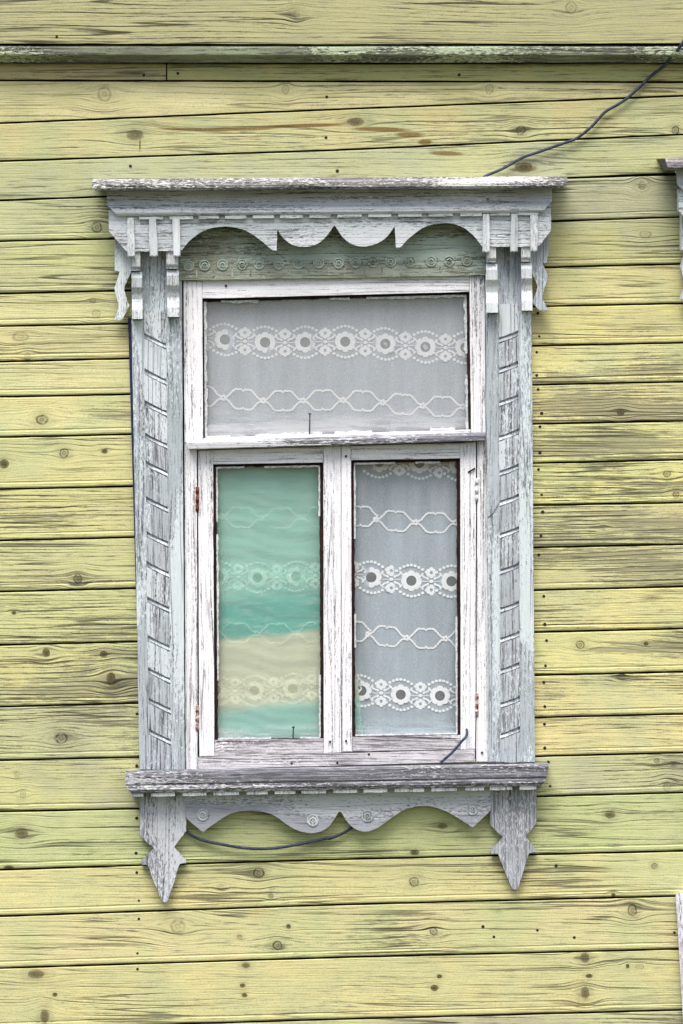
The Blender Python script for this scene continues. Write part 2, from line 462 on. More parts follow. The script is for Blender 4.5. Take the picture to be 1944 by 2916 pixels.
def yat(line, x):
    if len(line) == 1: return line[0][1]
    for i in range(len(line) - 1):
        if x <= line[i + 1][0] or i == len(line) - 2:
            (x0, y0), (x1, y1) = line[i], line[i + 1]
            return y0 + (y1 - y0) * (x - x0) / (x1 - x0)

def off_line(line, x):
    """line continued gently outside the measured part"""
    if x < line[0][0]: return line[0][1] + (line[0][0] - x) * 0.022
    if x > line[-1][0]: return line[-1][1] - (x - line[-1][0]) * 0.022
    return yat(line, x)

def plank(top, bot, x0, x1, tint, wear, d=0.0, name='plank', bead=True, ringk=0.55, crack=0.7, generic=None, shift=(0, 0)):
    global plank_count
    plank_count += 1
    rnd = random.Random(plank_count * 13)
    bm = bmesh.new()
    xs = []
    x = x0
    while x < x1:
        xs.append(x)
        x += 45 if -60 < x < 2000 else 200
    xs.append(x1)
    lean = rnd.uniform(0.5, 2.2); base = d + rnd.uniform(-0.8, 0.8)
    rows = []
    for x in xs:
        yt = off_line(top, x) + 2.7 + rnd.uniform(-0.5, 0.5)
        yb = off_line(bot, x) - 2.7 + rnd.uniform(-0.5, 0.5)
        b = base + rnd.uniform(-0.25, 0.25)
        h = yb - yt
        pr = [(yt, b - 18), (yt, b - 2.0), (yt + 2.2, b), (yt + h * 0.45, b + lean * 0.45 - 0.5), (yb - 19, b + lean)]
        if bead:
            pr += [(yb - 16.5, b + lean - 1.6), (yb - 14.5, b + lean - 1.6), (yb - 12, b + lean + 0.6), (yb - 4, b + lean + 0.6)]
        pr += [(yb - 1.2, b + lean - 0.6), (yb, b + lean - 2.8), (yb, b - 18)]
        rows.append([bm.verts.new(P(x + shift[0], y + shift[1], dd)) for y, dd in pr])
    for i in range(len(rows) - 1):
        for j in range(len(rows[0]) - 1):
            bm.faces.new((rows[i][j], rows[i][j + 1], rows[i + 1][j + 1], rows[i + 1][j]))
    bm.faces.new(rows[0]); bm.faces.new(list(reversed(rows[-1])))
    if generic is None:
        inside = lambda k, px=10: x0 - 5 <= k[0] <= x1 + 5 and off_line(top, k[0]) - px < k[1] < off_line(bot, k[0]) + px
        ks = [k for k in KN if inside(k, 4)]
        ws = [k for k in WEAR if inside(k, 4)]
        br = [k for k in BROWN if inside(k, 2)]
        t1, t2 = tint
        j = lambda c: tuple(max(0, min(255, v + rnd.uniform(-4, 4))) for v in c)
        mat = wood('plank_paint', col3(j(t1)), col3(j(t2)), col3(BARE), col3(DARK), 'x', wear=wear, rings=24, ringk=ringk, crack=crack,
                   knots=ks, blobs=ws, browns=br, bump=0.7, rough=0.75, spec=0.2, grime=0.55, wearop=0.58)
    else:
        mat = generic
    o = mesh_obj(name, bm, mat, HW)
    if generic is None:
        for (nx, ny) in NAILS:
            if x0 < nx < x1 and off_line(top, nx) < ny < off_line(bot, nx):
                nb = bmesh.new()
                r = rnd.uniform(4.2, 5.2)
                prism(nb, [(nx + r * math.cos(a * math.pi / 4), ny + r * math.sin(a * math.pi / 4)) for a in range(8)], d - 3, d + lean * (ny - yat(top, nx)) / max(1, yat(bot, nx) - yat(top, nx)) + 0.7, 0.6, 0, 50)
                mesh_obj('nail_head', nb, M_nail, o)
    return o

XL, XR = -3200, 5200
SEAM_TOP = [(0, 177), (972, 180), (1944, 178)]
A_ = [(0, 229), (972, 232), (1944, 234)]
B_ = [(0, 351), (972, 311), (1944, 273)]
C_ = [(0, 459), (972, 427), (1944, 383)]
D_ = [(0, 571), (302, 560), (1617, 507), (1858, 496)]
LEFT = [(571, 560, 302), (687, 680, 325), (836, 828, 325), (929, 922, 365), (1030, 1021, 367), (1130, 1123, 368), (1245, 1237, 372), (1393, 1385, 375),
        (1539, 1530, 380), (1685, 1675, 385), (1837, 1827, 392), (2013, 2002, 395), (2165, 2156, 397), (2311, 2303, 397)]
RIGHT = [(1617, 507, 1858, 499), (1573, 630, 1905, 619), (1560, 761, 1930, 752), (1565, 872, 1944, 864), (1515, 985, 1944, 976), (1516, 1096, 1944, 1087),
         (1517, 1207, 1944, 1199), (1518, 1319, 1944, 1309), (1520, 1439, 1944, 1431), (1520, 1559, 1944, 1550), (1522, 1681, 1944, 1670),
         (1522, 1800, 1944, 1790), (1525, 1923, 1944, 1913), (1525, 2043, 1944, 2033), (1527, 2154, 1944, 2143), (1528, 2268, 1944, 2257)]
Q_ = [(0, 2311), (397, 2303), (1528, 2268), (1944, 2257)]
R_ = [(0, 2477), (400, 2464), (972, 2447), (1944, 2423)]
S_ = [(0, 2609), (972, 2576), (1944, 2551)]
T_ = [(0, 2757), (972, 2726), (1944, 2702)]
U_ = [(0, 2932), (972, 2902), (1944, 2876)]

plank([(0, -130), (1944, -130)], [(0, 127), (972, 129), (1944, 126)], XL, XR, ((180, 174, 132), (168, 170, 130)), 0.24, d=62, name='fascia_board', bead=False, ringk=1.0, crack=0.9)
plank(SEAM_TOP, A_, XL, 472, ((190, 181, 132), (174, 170, 124)), 0.34, bead=False)
plank(SEAM_TOP, A_, 476, XR, ((188, 182, 120), (172, 172, 116)), 0.36, bead=False)
plank(A_, B_, XL, XR, (CRM, (196, 189, 140)), 0.18, bead=False, crack=0.5)
plank(B_, C_, XL, XR, ((198, 194, 140), (184, 186, 140)), 0.22, bead=False, crack=0.5)
plank(C_, D_, XL, XR, (GRN, (184, 186, 138)), 0.27, bead=False)
lt = [(GRN, YEL2, .28), (YEL2, GRN, .24), (YEL, YEL2, .22), (YEL, YEL2, .28), (YEL, YEL2, .30), (YEL, YEL2, .22), (YEL, YEL2, .30), (YEL, MIX_, .36),
      (MIX_, YEL2, .42), (YEL2, MIX_, .42), (YEL2, MIX_, .48), (YEL2, GRN, .46), (YEL2, GRN, .38), (YEL, YEL2, .26)]
LL = [[(0, a), (x, b)] for a, b, x in LEFT]
for i in range(len(LL) - 1):
    c1, c2, w = lt[i]
    plank(LL[i], LL[i + 1], XL, 452 if i < 12 else 720, (c1, c2), w - 0.09, ringk=0.6 + w)
rt = [(GRN2, GRN, .22), (GRN, (196, 192, 124), .20), (YEL2, YEL, .20), (GOLD, YEL2, .26), (GOLD, YEL2, .38), (GOLD, YEL2, .46), (GOLD, YEL2, .44), (GOLD, YEL2, .42),
      (MIX_, YEL2, .46), (YEL2, MIX_, .44), (GOLD, YEL2, .32), (GOLD, YEL2, .36), (GOLD, YEL2, .38), (GOLD, YEL2, .28), (YEL2, GRN, .32)]
RR = [[(a, b), (c, d)] for a, b, c, d in RIGHT]
for i in range(len(RR) - 1):
    c1, c2, w = rt[i]
    x0, x1 = (1445 if i < 14 else 724), 2046
    plank(RR[i], RR[i + 1], x0, x1, (c1, c2), w, ringk=0.7 + w)
M_generic = wood('plank_paint', col3(YEL), col3(YEL2), col3(BARE), col3(DARK), 'x', wear=.36, rings=24, ringk=.8, crack=.85, bump=.45, spec=.2, grime=0.6, wearop=0.66)
for i in range(len(RR) - 1):          # beyond the neighbouring window
    plank([(p[0] + 1600, p[1] - 40) for p in RR[i]], [(p[0] + 1600, p[1] - 40) for p in RR[i + 1]], 3045, XR, None, 0, generic=M_generic)
plank(Q_, R_, XL, XR, (YEL2, (190, 193, 134)), 0.20, ringk=0.7)
plank(R_, S_, XL, XR, (YEL, YEL2), 0.15, ringk=0.6)
plank(S_, T_, XL, XR, (YEL, YEL2), 0.20, ringk=0.6)
plank(T_, U_, XL, XR, (YEL2, YEL), 0.16, ringk=0.45, crack=0.6)
low = U_
for k in range(2):
    nxt = [(x, y + 165) for x, y in low]
    plank(low, nxt, XL, XR, (GRN, YEL2), 0.36)
    low = nxt
hi = [(0, -130), (1944, -130)]
for k in range(4):
    nxt = [(x, y - 190) for x, y in hi]
    plank(nxt, hi, XL, XR, None, 0, d=50, bead=False, generic=M_generic)
    hi = nxt
M_drip = wood('drip_moulding_paint', srgb(146, 156, 128), srgb(112, 116, 98), srgb(88, 84, 82), srgb(42, 40, 42), 'x', wear=0.62, rings=16, ringk=0.6, crack=0.6, flake=0.25,
              flakecol=srgb(190, 202, 172), bump=0.6)
sweep('drip_moulding', [(0, 3, XL, XR), (56, 3, XL, XR), (61, 8, XL, XR), (60, 27, XL, XR), (55, 31, XL, XR), (40, 36, XL, XR), (26, 46, XL, XR), (24, 50, XL, XR), (0, 50, XL, XR)],
      128, 128, M_drip, HW, n=160, a=0.6)

def wbox(bm, x0, x1, y0, y1, z0, z1):
    v = [bm.verts.new((x, y, z)) for x in (x0, x1) for y in (y0, y1) for z in (z0, z1)]
    for f in ((0, 1, 3, 2), (4, 6, 7, 5), (0, 4, 5, 1), (2, 3, 7, 6), (0, 2, 6, 4), (1, 5, 7, 3)):
        bm.faces.new([v[i] for i in f])

# sheathing behind the planks with an opening for each window, foundation and room
bm = bmesh.new()
z_lo, z_hi = 0.30, 4.4
o1 = (-0.445, 0.400); o2 = (1.155, 2.000)
zb, zt = ZC + (1458 - 2185) / 1000, ZC + (1458 - 800) / 1000
for (a, b) in ((-4.2, o1[0]), (o1[1], o2[0]), (o2[1], 4.2)):
    wbox(bm, a, b, 0.020, 0.16, z_lo, z_hi)
for o in (o1, o2):
    wbox(bm, o[0], o[1], 0.020, 0.16, zt, z_hi)
    wbox(bm, o[0], o[1], 0.020, 0.16, z_lo, zb)
mesh_obj('sheathing', bm, M_dark, HW)
bm = bmesh.new()
wbox(bm, -4.2, 4.2, -0.03, 0.16, -0.2, 0.30)
mesh_obj('foundation', bm, plain('rough_concrete', srgb(150, 148, 140), 0.9, col2=srgb(112, 110, 102), scale=12), HW)
bm = bmesh.new()
def inward(bm, x0, x1, y0, y1, z0, z1):
    v = [bm.verts.new((x, y, z)) for x in (x0, x1) for y in (y0, y1) for z in (z0, z1)]
    for f in ((0, 1, 3, 2), (4, 6, 7, 5), (2, 3, 7, 6), (0, 2, 6, 4), (1, 5, 7, 3)):
        bm.faces.new([v[i] for i in f])
inward(bm, -1.6, 3.2, 0.162, 3.4, 0.5, 3.1)
mesh_obj('room', bm, plain('room_wallpaper', srgb(150, 138, 118), 0.9, col2=srgb(132, 122, 104), scale=8), HW)

M_grass = plain('grass_ground', srgb(92, 90, 62), 1.0, col2=srgb(72, 76, 48), scale=3)
bm = bmesh.new()
vs = [bm.verts.new(p) for p in ((-300, -300, 0), (300, -300, 0), (300, 300, 0), (-300, 300, 0))]
bm.faces.new(vs)
tag(mesh_obj('ground', bm, M_grass), 'short green grass in front of the wooden house', kind='structure')

# ------------------------------------------------------------------ the carved window
CW = empty('carved_window', (0, 0, 0))
tag(CW, 'whole grey-white carved wooden window with lace and green curtains behind its panes', 'window', kind='thing')

# cornice
sweep('cornice_cap', [(0, 0, 266, 1610), (112, 0, 264, 1614), (140, 13, 261, 1616), (146, 18, 261, 1614), (146, 26, 264, 1606), (140, 32, 272, 1594), (110, 34, 284, 1584), (0, 34, 284, 1584)],
      510, 502, M_cap, CW, n=110, a=0.9)
sweep('crown_board', [(60, 0, 304, 1571), (80, 0, 304, 1571), (80, 10, 304, 1571), (82, 24, 304, 1571), (87, 38, 304, 1571), (93, 45, 310, 1565), (100, 51, 317, 1559), (102, 56, 322, 1555), (102, 63, 329, 1549), (95, 70, 335, 1545), (60, 70, 335, 1545)],
      545, 535, M_trimx, CW, n=70, a=0.5)
for (x0, x1) in ((396,464),(482,550),(565,623),(640,701),(719,780),(797,862),(880,942),(960,1030),(1048,1114),(1133,1201),(1220,1289),(1310,1372),(1395,1452),(1475,1533)):
    yy = lerp(616.5, 603.5, (x0 - 396) / 1137)
    board('dentil', [(x0, yy), (x1, yy - 0.6), (x1, yy + 9), (x0, yy + 9.6)], 60, 95, M_trimx, CW, 1.0, 0.6, 30)
# carved valance
arc1 = catmull([(515, 716), (545, 680), (590, 653), (641, 645), (695, 655), (740, 683), (776, 714)], 5)
sc1 = catmull([(789, 651), (806, 678), (835, 698), (868, 703), (902, 695), (930, 672), (950, 641)], 5)
sc2 = catmull([(953, 641), (972, 671), (1000, 695), (1035, 702), (1073, 694), (1103, 672), (1124, 643)], 5)
arc2 = catmull([(1140, 705), (1165, 678), (1210, 646), (1267, 635), (1310, 644), (1345, 668), (1372, 702)], 5)
top = [(309, 598), (1569, 584)]
val = [(1569, 657), (1535, 700), (1528, 703)] + list(reversed(arc2)) + [(1127, 706)] + list(reversed(sc2)) + list(reversed(sc1)) + [(788, 714)] + list(reversed(arc1)) + [(384, 716), (376, 734), (310, 659)]
board('valance', val + [(309, 598), (1569, 584)], 64, 84, M_trimx, CW, 1.3, 0.8, 9)
for (xa, xb, xc, xd, y0, y1) in ((361,380,363,384,620,733),(423,444,426,449,622,732),(490,511,493,514,622,732),(1375,1393,1373,1395,609,720),(1455,1474,1452,1474,608,719),(1510,1531,1509,1530,612,718)):
    board('strip', [(xa, y0), (xb, y0), (xd, y1 - 4), ((xc + xd) / 2 + 2, y1), (xc, y1 - 3)], 84, 98, M_trimz, CW, 3.0, 0.7, 22)
# frieze board with rosettes
FB = board('frieze_board', [(509, 632), (1383, 620), (1381, 784), (511, 799)], 6, 27, M_frieze, CW, 1.5, 1.0, 12)
M_ros = wood('rosette_paint', srgb(190, 202, 192), srgb(164, 176, 160), srgb(116, 112, 94), srgb(66, 64, 52), 'x', wear=0.35, rings=14, ringk=0.4, crack=0.5, flake=0.4, flakecol=srgb(186, 200, 190), bump=0.9)
def rosette(parent, cx, cy, r, d, mat):
    bm = bmesh.new()
    n = 18
    prof = [(1.20, -1.0), (1.18, 3.6), (1.0, 4.4), (0.93, 0.6), (0.74, 0.6), (0.62, 5.0), (0.44, 6.0), (0.36, 0.8), (0.22, 0.8), (0.13, 5.0), (0.0, 5.2)]
    rings_ = []
    for (f, h) in prof[:-1]:
        ring = []
        for k in range(n):
            th = 2 * math.pi * k / n
            pet = 1.0 - (0.16 * (0.5 + 0.5 * math.cos(6 * th)) if 0.3 < f < 0.75 else 0)
            ring.append(bm.verts.new(P(cx + r * f * pet * math.cos(th) + jit(.3), cy + r * f * pet * math.sin(th) + jit(.3), d + h + jit(.3))))
        rings_.append(ring)
    for a, b in zip(rings_, rings_[1:]):
        for k in range(n):
            bm.faces.new((a[k], a[(k + 1) % n], b[(k + 1) % n], b[k]))
    bm.faces.new(rings_[-1])
    return mesh_obj('rosette', bm, mat, parent)
RX = (537,582,633,689,737,793,849,907,964,1012,1062,1112,1168,1227,1279,1329)
for x in RX:
    rosette(FB, x, lerp(756, 742, (x - 537) / 792) + jit(1), 13.0, 27, M_ros)
for i, x in enumerate(RX[:-1]):
    xm = (x + RX[i + 1]) / 2
    ym = lerp(770, 757, (xm - 537) / 792)
    board('notch_bead', rect(xm - 2, ym, xm + 2, ym + 20), 20, 28.2, M_frieze, FB, 0.5, 0.3, 30)

# pilasters
M_rib = wood('rib_paint', srgb(192, 199, 206), srgb(176, 184, 192), srgb(140, 140, 150), srgb(80, 80, 88), 'z', wear=0.3, rings=14, ringk=0.3, crack=0.4, flake=0.4, flakecol=srgb(222, 228, 232), bump=0.8)
def quad_strip(xa0, xa1, xb0, xb1, y0, y1): return [(xa0, y0), (xa1, y0), (xb1, y1), (xb0, y1)]
PL = board('pilaster', quad_strip(372, 517, 397, 526, 700, 2194), 2, 24, M_casing, CW, 2.0, 0.7, 40)
PR = board('pilaster', quad_strip(1381, 1512, 1391, 1523, 690, 2172), 2, 24, M_casing, CW, 2.0, 0.7, 40)
def xl(y, a0, a1, y0=884, y1=2190): return lerp(a0, a1, (y - y0) / (y1 - y0))
# outer and inner raised margins either side of the carved band
board('margin', [(374, 912), (409, 912), (425, 2192), (397, 2192)], 24, 31, M_casing, PL, 1.5, 0.6, 40)
board('margin', [(470, 905), (517, 905), (526, 2192), (487, 2192)], 24, 31, M_casing, PL, 1.5, 0.6, 40)
board('margin', [(1383, 893), (1421, 893), (1427, 2171), (1391, 2171)], 24, 29, M_casing, PR, 2.5, 0.6, 40)
board('margin', [(1474, 887), (1513, 887), (1523, 2171), (1481, 2171)], 24, 31, M_casing, PR, 1.5, 0.6, 40)
GL = (947,1049,1139,1232,1311,1413,1512,1598,1698,1808,1900,1986,2075)
GR = (963,1050,1144,1242,1342,1428,1520,1623,1732,1818,1907,2003,2090)
def carved(parent, G, x0f, x1f, slope, ytop, ybot, rounded=True):
    ys = [None] + list(G) + [None]
    for i in range(len(ys) - 1):
        a, b = ys[i], ys[i + 1]
        def pt(left, y, dy):
            yy = y + (0 if left else slope) + dy
            return ((x0f if left else x1f)(yy), yy)
        if a is None:
            tl, tr = (x0f(ytop) + 2, ytop), (x1f(ytop) - 2, ytop)
        else:
            tl, tr = pt(True, a, 16.5), pt(False, a, 16.5)
        if b is None:
            bl, br = (x0f(ybot), ybot), (x1f(ybot), ybot)
        else:
            bl, br = pt(True, b, 0), pt(False, b, 0)
        board('carved_block', [tl, tr, br, bl], 20, 32.6, M_carved, parent, 2.0, 0.8, 14)
        if b is not None:
            bm = bmesh.new()
            prism(bm, [pt(True, b, 5.4), pt(False, b, 5.4), pt(False, b, 13.4), pt(True, b, 13.4)], 20, 28.5, 1.6, 0.7, 14, 0.3)
            mesh_obj('rib', bm, M_rib, parent)
carved(PL, GL, lambda y: xl(y, 407, 423), lambda y: xl(y, 472, 489), 33, 884, 2192)
carved(PR, GR, lambda y: xl(y, 1419, 1425), lambda y: xl(y, 1476, 1483), -22, 866, 2171)
# split in the right pilaster
board('split', [(1404, 1428), (1418, 1405), (1421, 1432), (1398, 1468), (1388, 1472)], 28, 33, M_pend, PR, 1.0, 0.8, 12)

# consoles: stepped brackets at the pilaster heads
def console(xu0, xu1, yu0, yu1, x0, x1, y0, y1, dx=2.0):
    e = (y1 - y0) / 134.0
    c = extrude_x('console', [(24, y0), (58, y0), (70, y0 + 16 * e), (68, y0 + 44 * e), (54, y0 + 62 * e), (50, y0 + 78 * e), (58, y0 + 98 * e), (70, y0 + 106 * e), (71, y1), (24, y1)], x0, x1, M_trimz, CW, dx)
    extrude_x('console_block', [(24, yu0), (78, yu0), (78, yu1 - 12), (70, yu1 - 3), (72, yu1), (24, yu1)], xu0, xu1, M_trimz, c, 0.5)
console(371, 399, 700, 771, 374, 404, 774, 909)
console(473, 507, 700, 765, 474, 509, 768, 903)
console(1385, 1412, 690, 747, 1383, 1416, 751, 891)
console(1483, 1511, 690, 745, 1483, 1514, 748, 885)
C3 = lambda x, y: (x / 2.6133, 500 + y / 2.6133)
C5 = lambda x, y: (1480 + x / 2.352, 400 + y / 2.352)
board('side_bracket', [C3(*p) for p in ((852,440),(852,708),(893,712),(850,835),(858,880),(885,965),(848,1075),(905,1078),(962,970),(920,850),(925,820),(968,735),(1010,600),(1010,440))], 24, 46, M_trimz, CW, 1.2, 0.5, 14)
board('side_bracket', [C5(*p) for p in ((30,600),(30,760),(75,870),(122,975),(85,1085),(130,1140),(195,1142),(148,1060),(158,1000),(190,925),(188,900),(148,822),(180,822),(193,740),(190,600))], 24, 46, M_casing, CW, 1.2, 0.5, 14)
board('gap_shade_strip', [(364, 905), (376, 905), (391, 1700), (387, 1700)], -2, 12, M_gapshade, CW, 0.8, 0.2, 60)  # added dark strip, stands in for the shaded gap along the left casing

# fixed frame
board('frame_stile', [(522, 800), (575, 800), (578, 1262), (525, 1262)], -60, 14, M_sashz, CW, 2.0, 0.4, 40)
board('frame_stile', [(1336, 786), (1379, 785), (1383, 1240), (1341, 1240)], -60, 14, M_sashz, CW, 2.0, 0.4, 40)
board('frame_stile', [(525, 1262), (560, 1262), (562, 2192), (528, 2192)], -60, 13, M_sashz, CW, 2.0, 0.4, 40)
board('frame_stile', [(1359, 1240), (1384, 1240), (1391, 2170), (1356, 2170)], -60, 13, M_sashz, CW, 2.0, 0.4, 40)
board('frame_rail', [(575.6, 796), (1335.4, 784), (1335.4, 831), (575.6, 850)], -60, 13, M_sashx, CW, 2.0, 0.4, 40)
board('frame_rail', [(563, 2156), (1352, 2134), (1352, 2169), (563, 2191)], -60, 16, M_botrail, CW, 2.0, 0.5, 40)
# ledge between the transom light and the sashes
sweep('transom_ledge', [(-60, -2, 532, 1382), (20, 0, 532, 1382), (46, 6, 531, 1382), (48, 9, 531, 1382), (47, 22, 537, 1380), (44, 24, 538, 1380), (12, 25, 540, 1380), (-60, 25, 540, 1380)],
      1256, 1231, M_sill, CW, n=40, a=0.5)
board('frame_bead', [(578, 1247), (1340, 1222), (1340, 1233), (578, 1258)], -20, 10, M_sashx, CW, 2.0, 0.5, 30)

# glass
def glass(name, film, filmcol, lowz, highz):
    m = bpy.data.materials.new(name); m.use_nodes = True
    t = NT(m.node_tree); n = t.n
    n.remove(n['Principled BSDF'])
    X, Y, Z = t.coords()
    tr = n.new('ShaderNodeBsdfTransparent'); tr.inputs[0].default_value = (0.98, 0.985, 0.985, 1)
    gl = n.new('ShaderNodeBsdfGlossy'); gl.inputs['Roughness'].default_value = 0.03
    gl.inputs['Color'].default_value = (1, 1, 1, 1)
    lw = n.new('ShaderNodeLayerWeight'); lw.inputs[0].default_value = 0.5
    frs = t.add(0.045, t.mul(t.m('POWER', lw.outputs['Facing'], 4.0), 0.7))
    bp = n.new('ShaderNodeBump'); bp.inputs['Strength'].default_value = 0.15; bp.inputs['Distance'].default_value = 0.002
    t.put(bp.inputs['Height'], t.noise(t.xyz(X, Y, Z), 6.0, 2.0))
    t.put(gl.inputs['Normal'], bp.outputs[0])
    ms = n.new('ShaderNodeMixShader')
    t.put(ms.inputs[0], frs); t.put(ms.inputs[1], tr.outputs[0]); t.put(ms.inputs[2], gl.outputs[0])
    df = n.new('ShaderNodeBsdfDiffuse'); df.inputs[0].default_value = filmcol
    ns = t.noise(t.xyz(t.mul(X, 1.0), Y, t.mul(Z, 0.35)), 14.0, 4.0, 0.6)
    sm = t.noise(t.xyz(t.mul(X, 0.25), Y, t.mul(Z, 2.2)), 22.0, 4.0, 0.65)
    foot = t.ss(Z, highz, lowz)
    f = t.add(film, t.mul(t.m('SUBTRACT', ns, 0.5), film * 0.9), t.mul(foot, t.ss(sm, 0.38, 0.62, 0.05, 0.42)))  # even pale film varied by noise, plus streaky dirt towards the foot
    ms2 = n.new('ShaderNodeMixShader')
    t.put(ms2.inputs[0], t.m('MAXIMUM', f, 0.0)); t.put(ms2.inputs[1], ms.outputs[0]); t.put(ms2.inputs[2], df.outputs[0])
    t.put(n['Material Output'].inputs[0], ms2.outputs[0])
    return m
zz = lambda y: ZC + (1458 - y) / 1000
M_glassT = glass('filmed_glass', 0.14, srgb(206, 208, 212), zz(1235), zz(1150))
M_glassL = glass('clear_old_glass', 0.015, srgb(200, 206, 206), zz(2100), zz(2050))
M_glassR = glass('clear_old_glass', 0.02, srgb(190, 204, 212), zz(2090), zz(2030))

def light_opening(parent, q, gm, rb, sides=(1, 1, 1, 1), put=4.0, dface=-6):
    """q: opening corners tl,tr,br,bl; rb: widths of the dark rebate (top,right,bottom,left)"""
    (tl, tr, br, bl) = q
    t_, r_, b_, l_ = rb
    inn = [(tl[0] + l_, tl[1] + t_), (tr[0] - r_, tr[1] + t_), (br[0] - r_, br[1] - b_), (bl[0] + l_, bl[1] - b_)]
    out = [tl, tr, br, bl]
    for i in range(4):
        a, b = out[i], out[(i + 1) % 4]; c, d = inn[(i + 1) % 4], inn[i]
        n = max(2, int(math.hypot(a[0] - b[0], a[1] - b[1]) / 12))
        # ragged inner edge of the rebate
        e = [(lerp(c[0], d[0], k / n) + (jit(1.2) if 0 < k < n else 0), lerp(c[1], d[1], k / n) + (jit(1.2) if 0 < k < n else 0)) for k in range(n + 1)]
        ext = lambda p, q_: p
        board('rebate', [a, b] + e, -34, dface - 2, M_rebate, parent, 0.0, 0.0, 1e6)
        # putty: broken ragged bead just inside
        if sides[i]:
            nx, ny = ((0, 1), (-1, 0), (0, -1), (1, 0))[i]
            k = 0
            while k < n:
                run = random.randint(3, 9)
                if random.random() < sides[i]:
                    s0, s1 = k, min(n, k + run)
                    up = [(lerp(d[0], c[0], s / n), lerp(d[1], c[1], s / n)) for s in range(s0, s1 + 1)]
                    lo = [(x + nx * (put * random.uniform(.5, 1.35)), y + ny * (put * random.uniform(.5, 1.35))) for x, y in reversed(up)]
                    board('putty', [(x - nx * 1.5 + jit(.5), y - ny * 1.5 + jit(.5)) for x, y in up] + lo, -17, dface + jit(1.0), M_putty, parent, 0.0, 0.0, 1e6)
                k += run
    bm = bmesh.new()
    prism(bm, [(inn[0][0] - 4, inn[0][1] - 4), (inn[1][0] + 4, inn[1][1] - 4), (inn[2][0] + 4, inn[2][1] + 4), (inn[3][0] - 4, inn[3][1] + 4)], -21, -18, 0, 0, 1e6)
    return mesh_obj('pane', bm, gm, parent)

def holder(name):
    o = bpy.data.objects.new(name, None); link(o, CW); return o
TS = holder('transom_light')
light_opening(TS, [(575.5, 850.5), (1335.5, 831.5), (1340.5, 1223), (578.5, 1248)], M_glassT, (9, 9, 1.5, 6), (0.5, 0.75, 0.6, 0.95), 6)
SL = holder('sash')
board('stile', [(564, 1283), (606, 1282), (610, 2153), (567, 2154)], -40, 9, M_sashz, SL, 2.0, 0.4, 40)
board('stile', [(920, 1271), (970, 1269), (971, 2143), (922, 2145)], -40, 9, M_sashz, SL, 2.0, 0.4, 40)
board('rail', [(606.6, 1282), (919.5, 1272), (919.5, 1317), (606.6, 1322)], -40, 8, M_sashx, SL, 2.0, 0.4, 40)
board('rail', [(610.6, 2107), (921.5, 2103), (921.5, 2145), (610.6, 2153)], -40, 8, M_botrail, SL, 2.0, 0.5, 40)
light_opening(SL, [(606.5, 1322), (919.5, 1317.5), (921.5, 2102.5), (610.5, 2106.5)], M_glassL, (9, 10, 2, 10), (0.55, 0.5, 0.8, 0.55), 3.6)
SR = holder('sash')
board('stile', [(971.5, 1269), (999, 1268), (1002, 2140), (972.5, 2143)], -40, 12, M_sashz, SR, 3.0, 0.4, 40)
board('stile', [(1310, 1262), (1355, 1258), (1353, 2133), (1311.5, 2135)], -40, 9, M_sashz, SR, 2.0, 0.4, 40)
board('rail', [(999.6, 1270), (1309.4, 1262), (1309.4, 1305), (999.6, 1310)], -40, 8, M_sashx, SR, 2.0, 0.4, 40)
board('rail', [(1002.6, 2098), (1311, 2093), (1311, 2133), (1002.6, 2140)], -40, 8, M_botrail, SR, 2.0, 0.5, 40)
light_opening(SR, [(999.5, 1310.5), (1309.5, 1305.5), (1311, 2092.5), (1002.5, 2097.5)], M_glassR, (9, 10, 3, 9), (0.6, 0.5, 0.9, 0.5), 3.6)

def hinge(x, y0, y1, mat, r=3.6):
    h = tube('hinge', [P(x, y0, 13), P(x, y1, 13)], r / 1000, mat, CW, 10)
    for f in (0.0, 0.36, 0.68):
        yy = lerp(y0, y1, f)
        tube('hinge_knuckle', [P(x, yy + 2, 13), P(x, yy + (y1 - y0) * 0.27, 13)], (r + 1.3) / 1000, mat, h, 10)
hinge(561.5, 1386, 1458, M_rusty); hinge(561, 2008, 2081, M_hinge); hinge(1357, 1362, 1430, M_putty); hinge(1357.5, 1972, 2041, M_hinge)
# nails standing in the glazing rebates, hooks
def nail_up(x, y0, y1, d):
    n = tube('nail', [P(x, y1, d), P(x + 1, y0, d)], 0.0017, M_nail, CW, 8)
    tube('nail_cap', [P(x + 1, y0 + 1, d), P(x + 1, y0 - 2, d)], 0.0042, M_nail, n, 8)
nail_up(881, 1179, 1238, 2); nail_up(834, 2071, 2104, 2)
tube('hook', [P(1333, 1345, 10), P(1345, 1338, 15), P(1352, 1334, 12)], 0.0025, M_nail, CW, 8)
for (x, y) in ((940, 2112), (985, 2110), (643, 814), (985, 1299), (1050, 2148), (830, 2174), (1372, 2143), (960, 2172)):
    tube('nail_head', [P(x, y, 4), P(x, y, 17)], 0.0034, M_nail, CW, 8)
for (x, y) in ((378, 585), (485, 587), (747, 587), (1080, 583), (1389, 567), (1490, 579)):
    tube('nail_head', [P(x, y, 78), P(x, y, 89)], 0.0042, M_hinge, CW, 8)

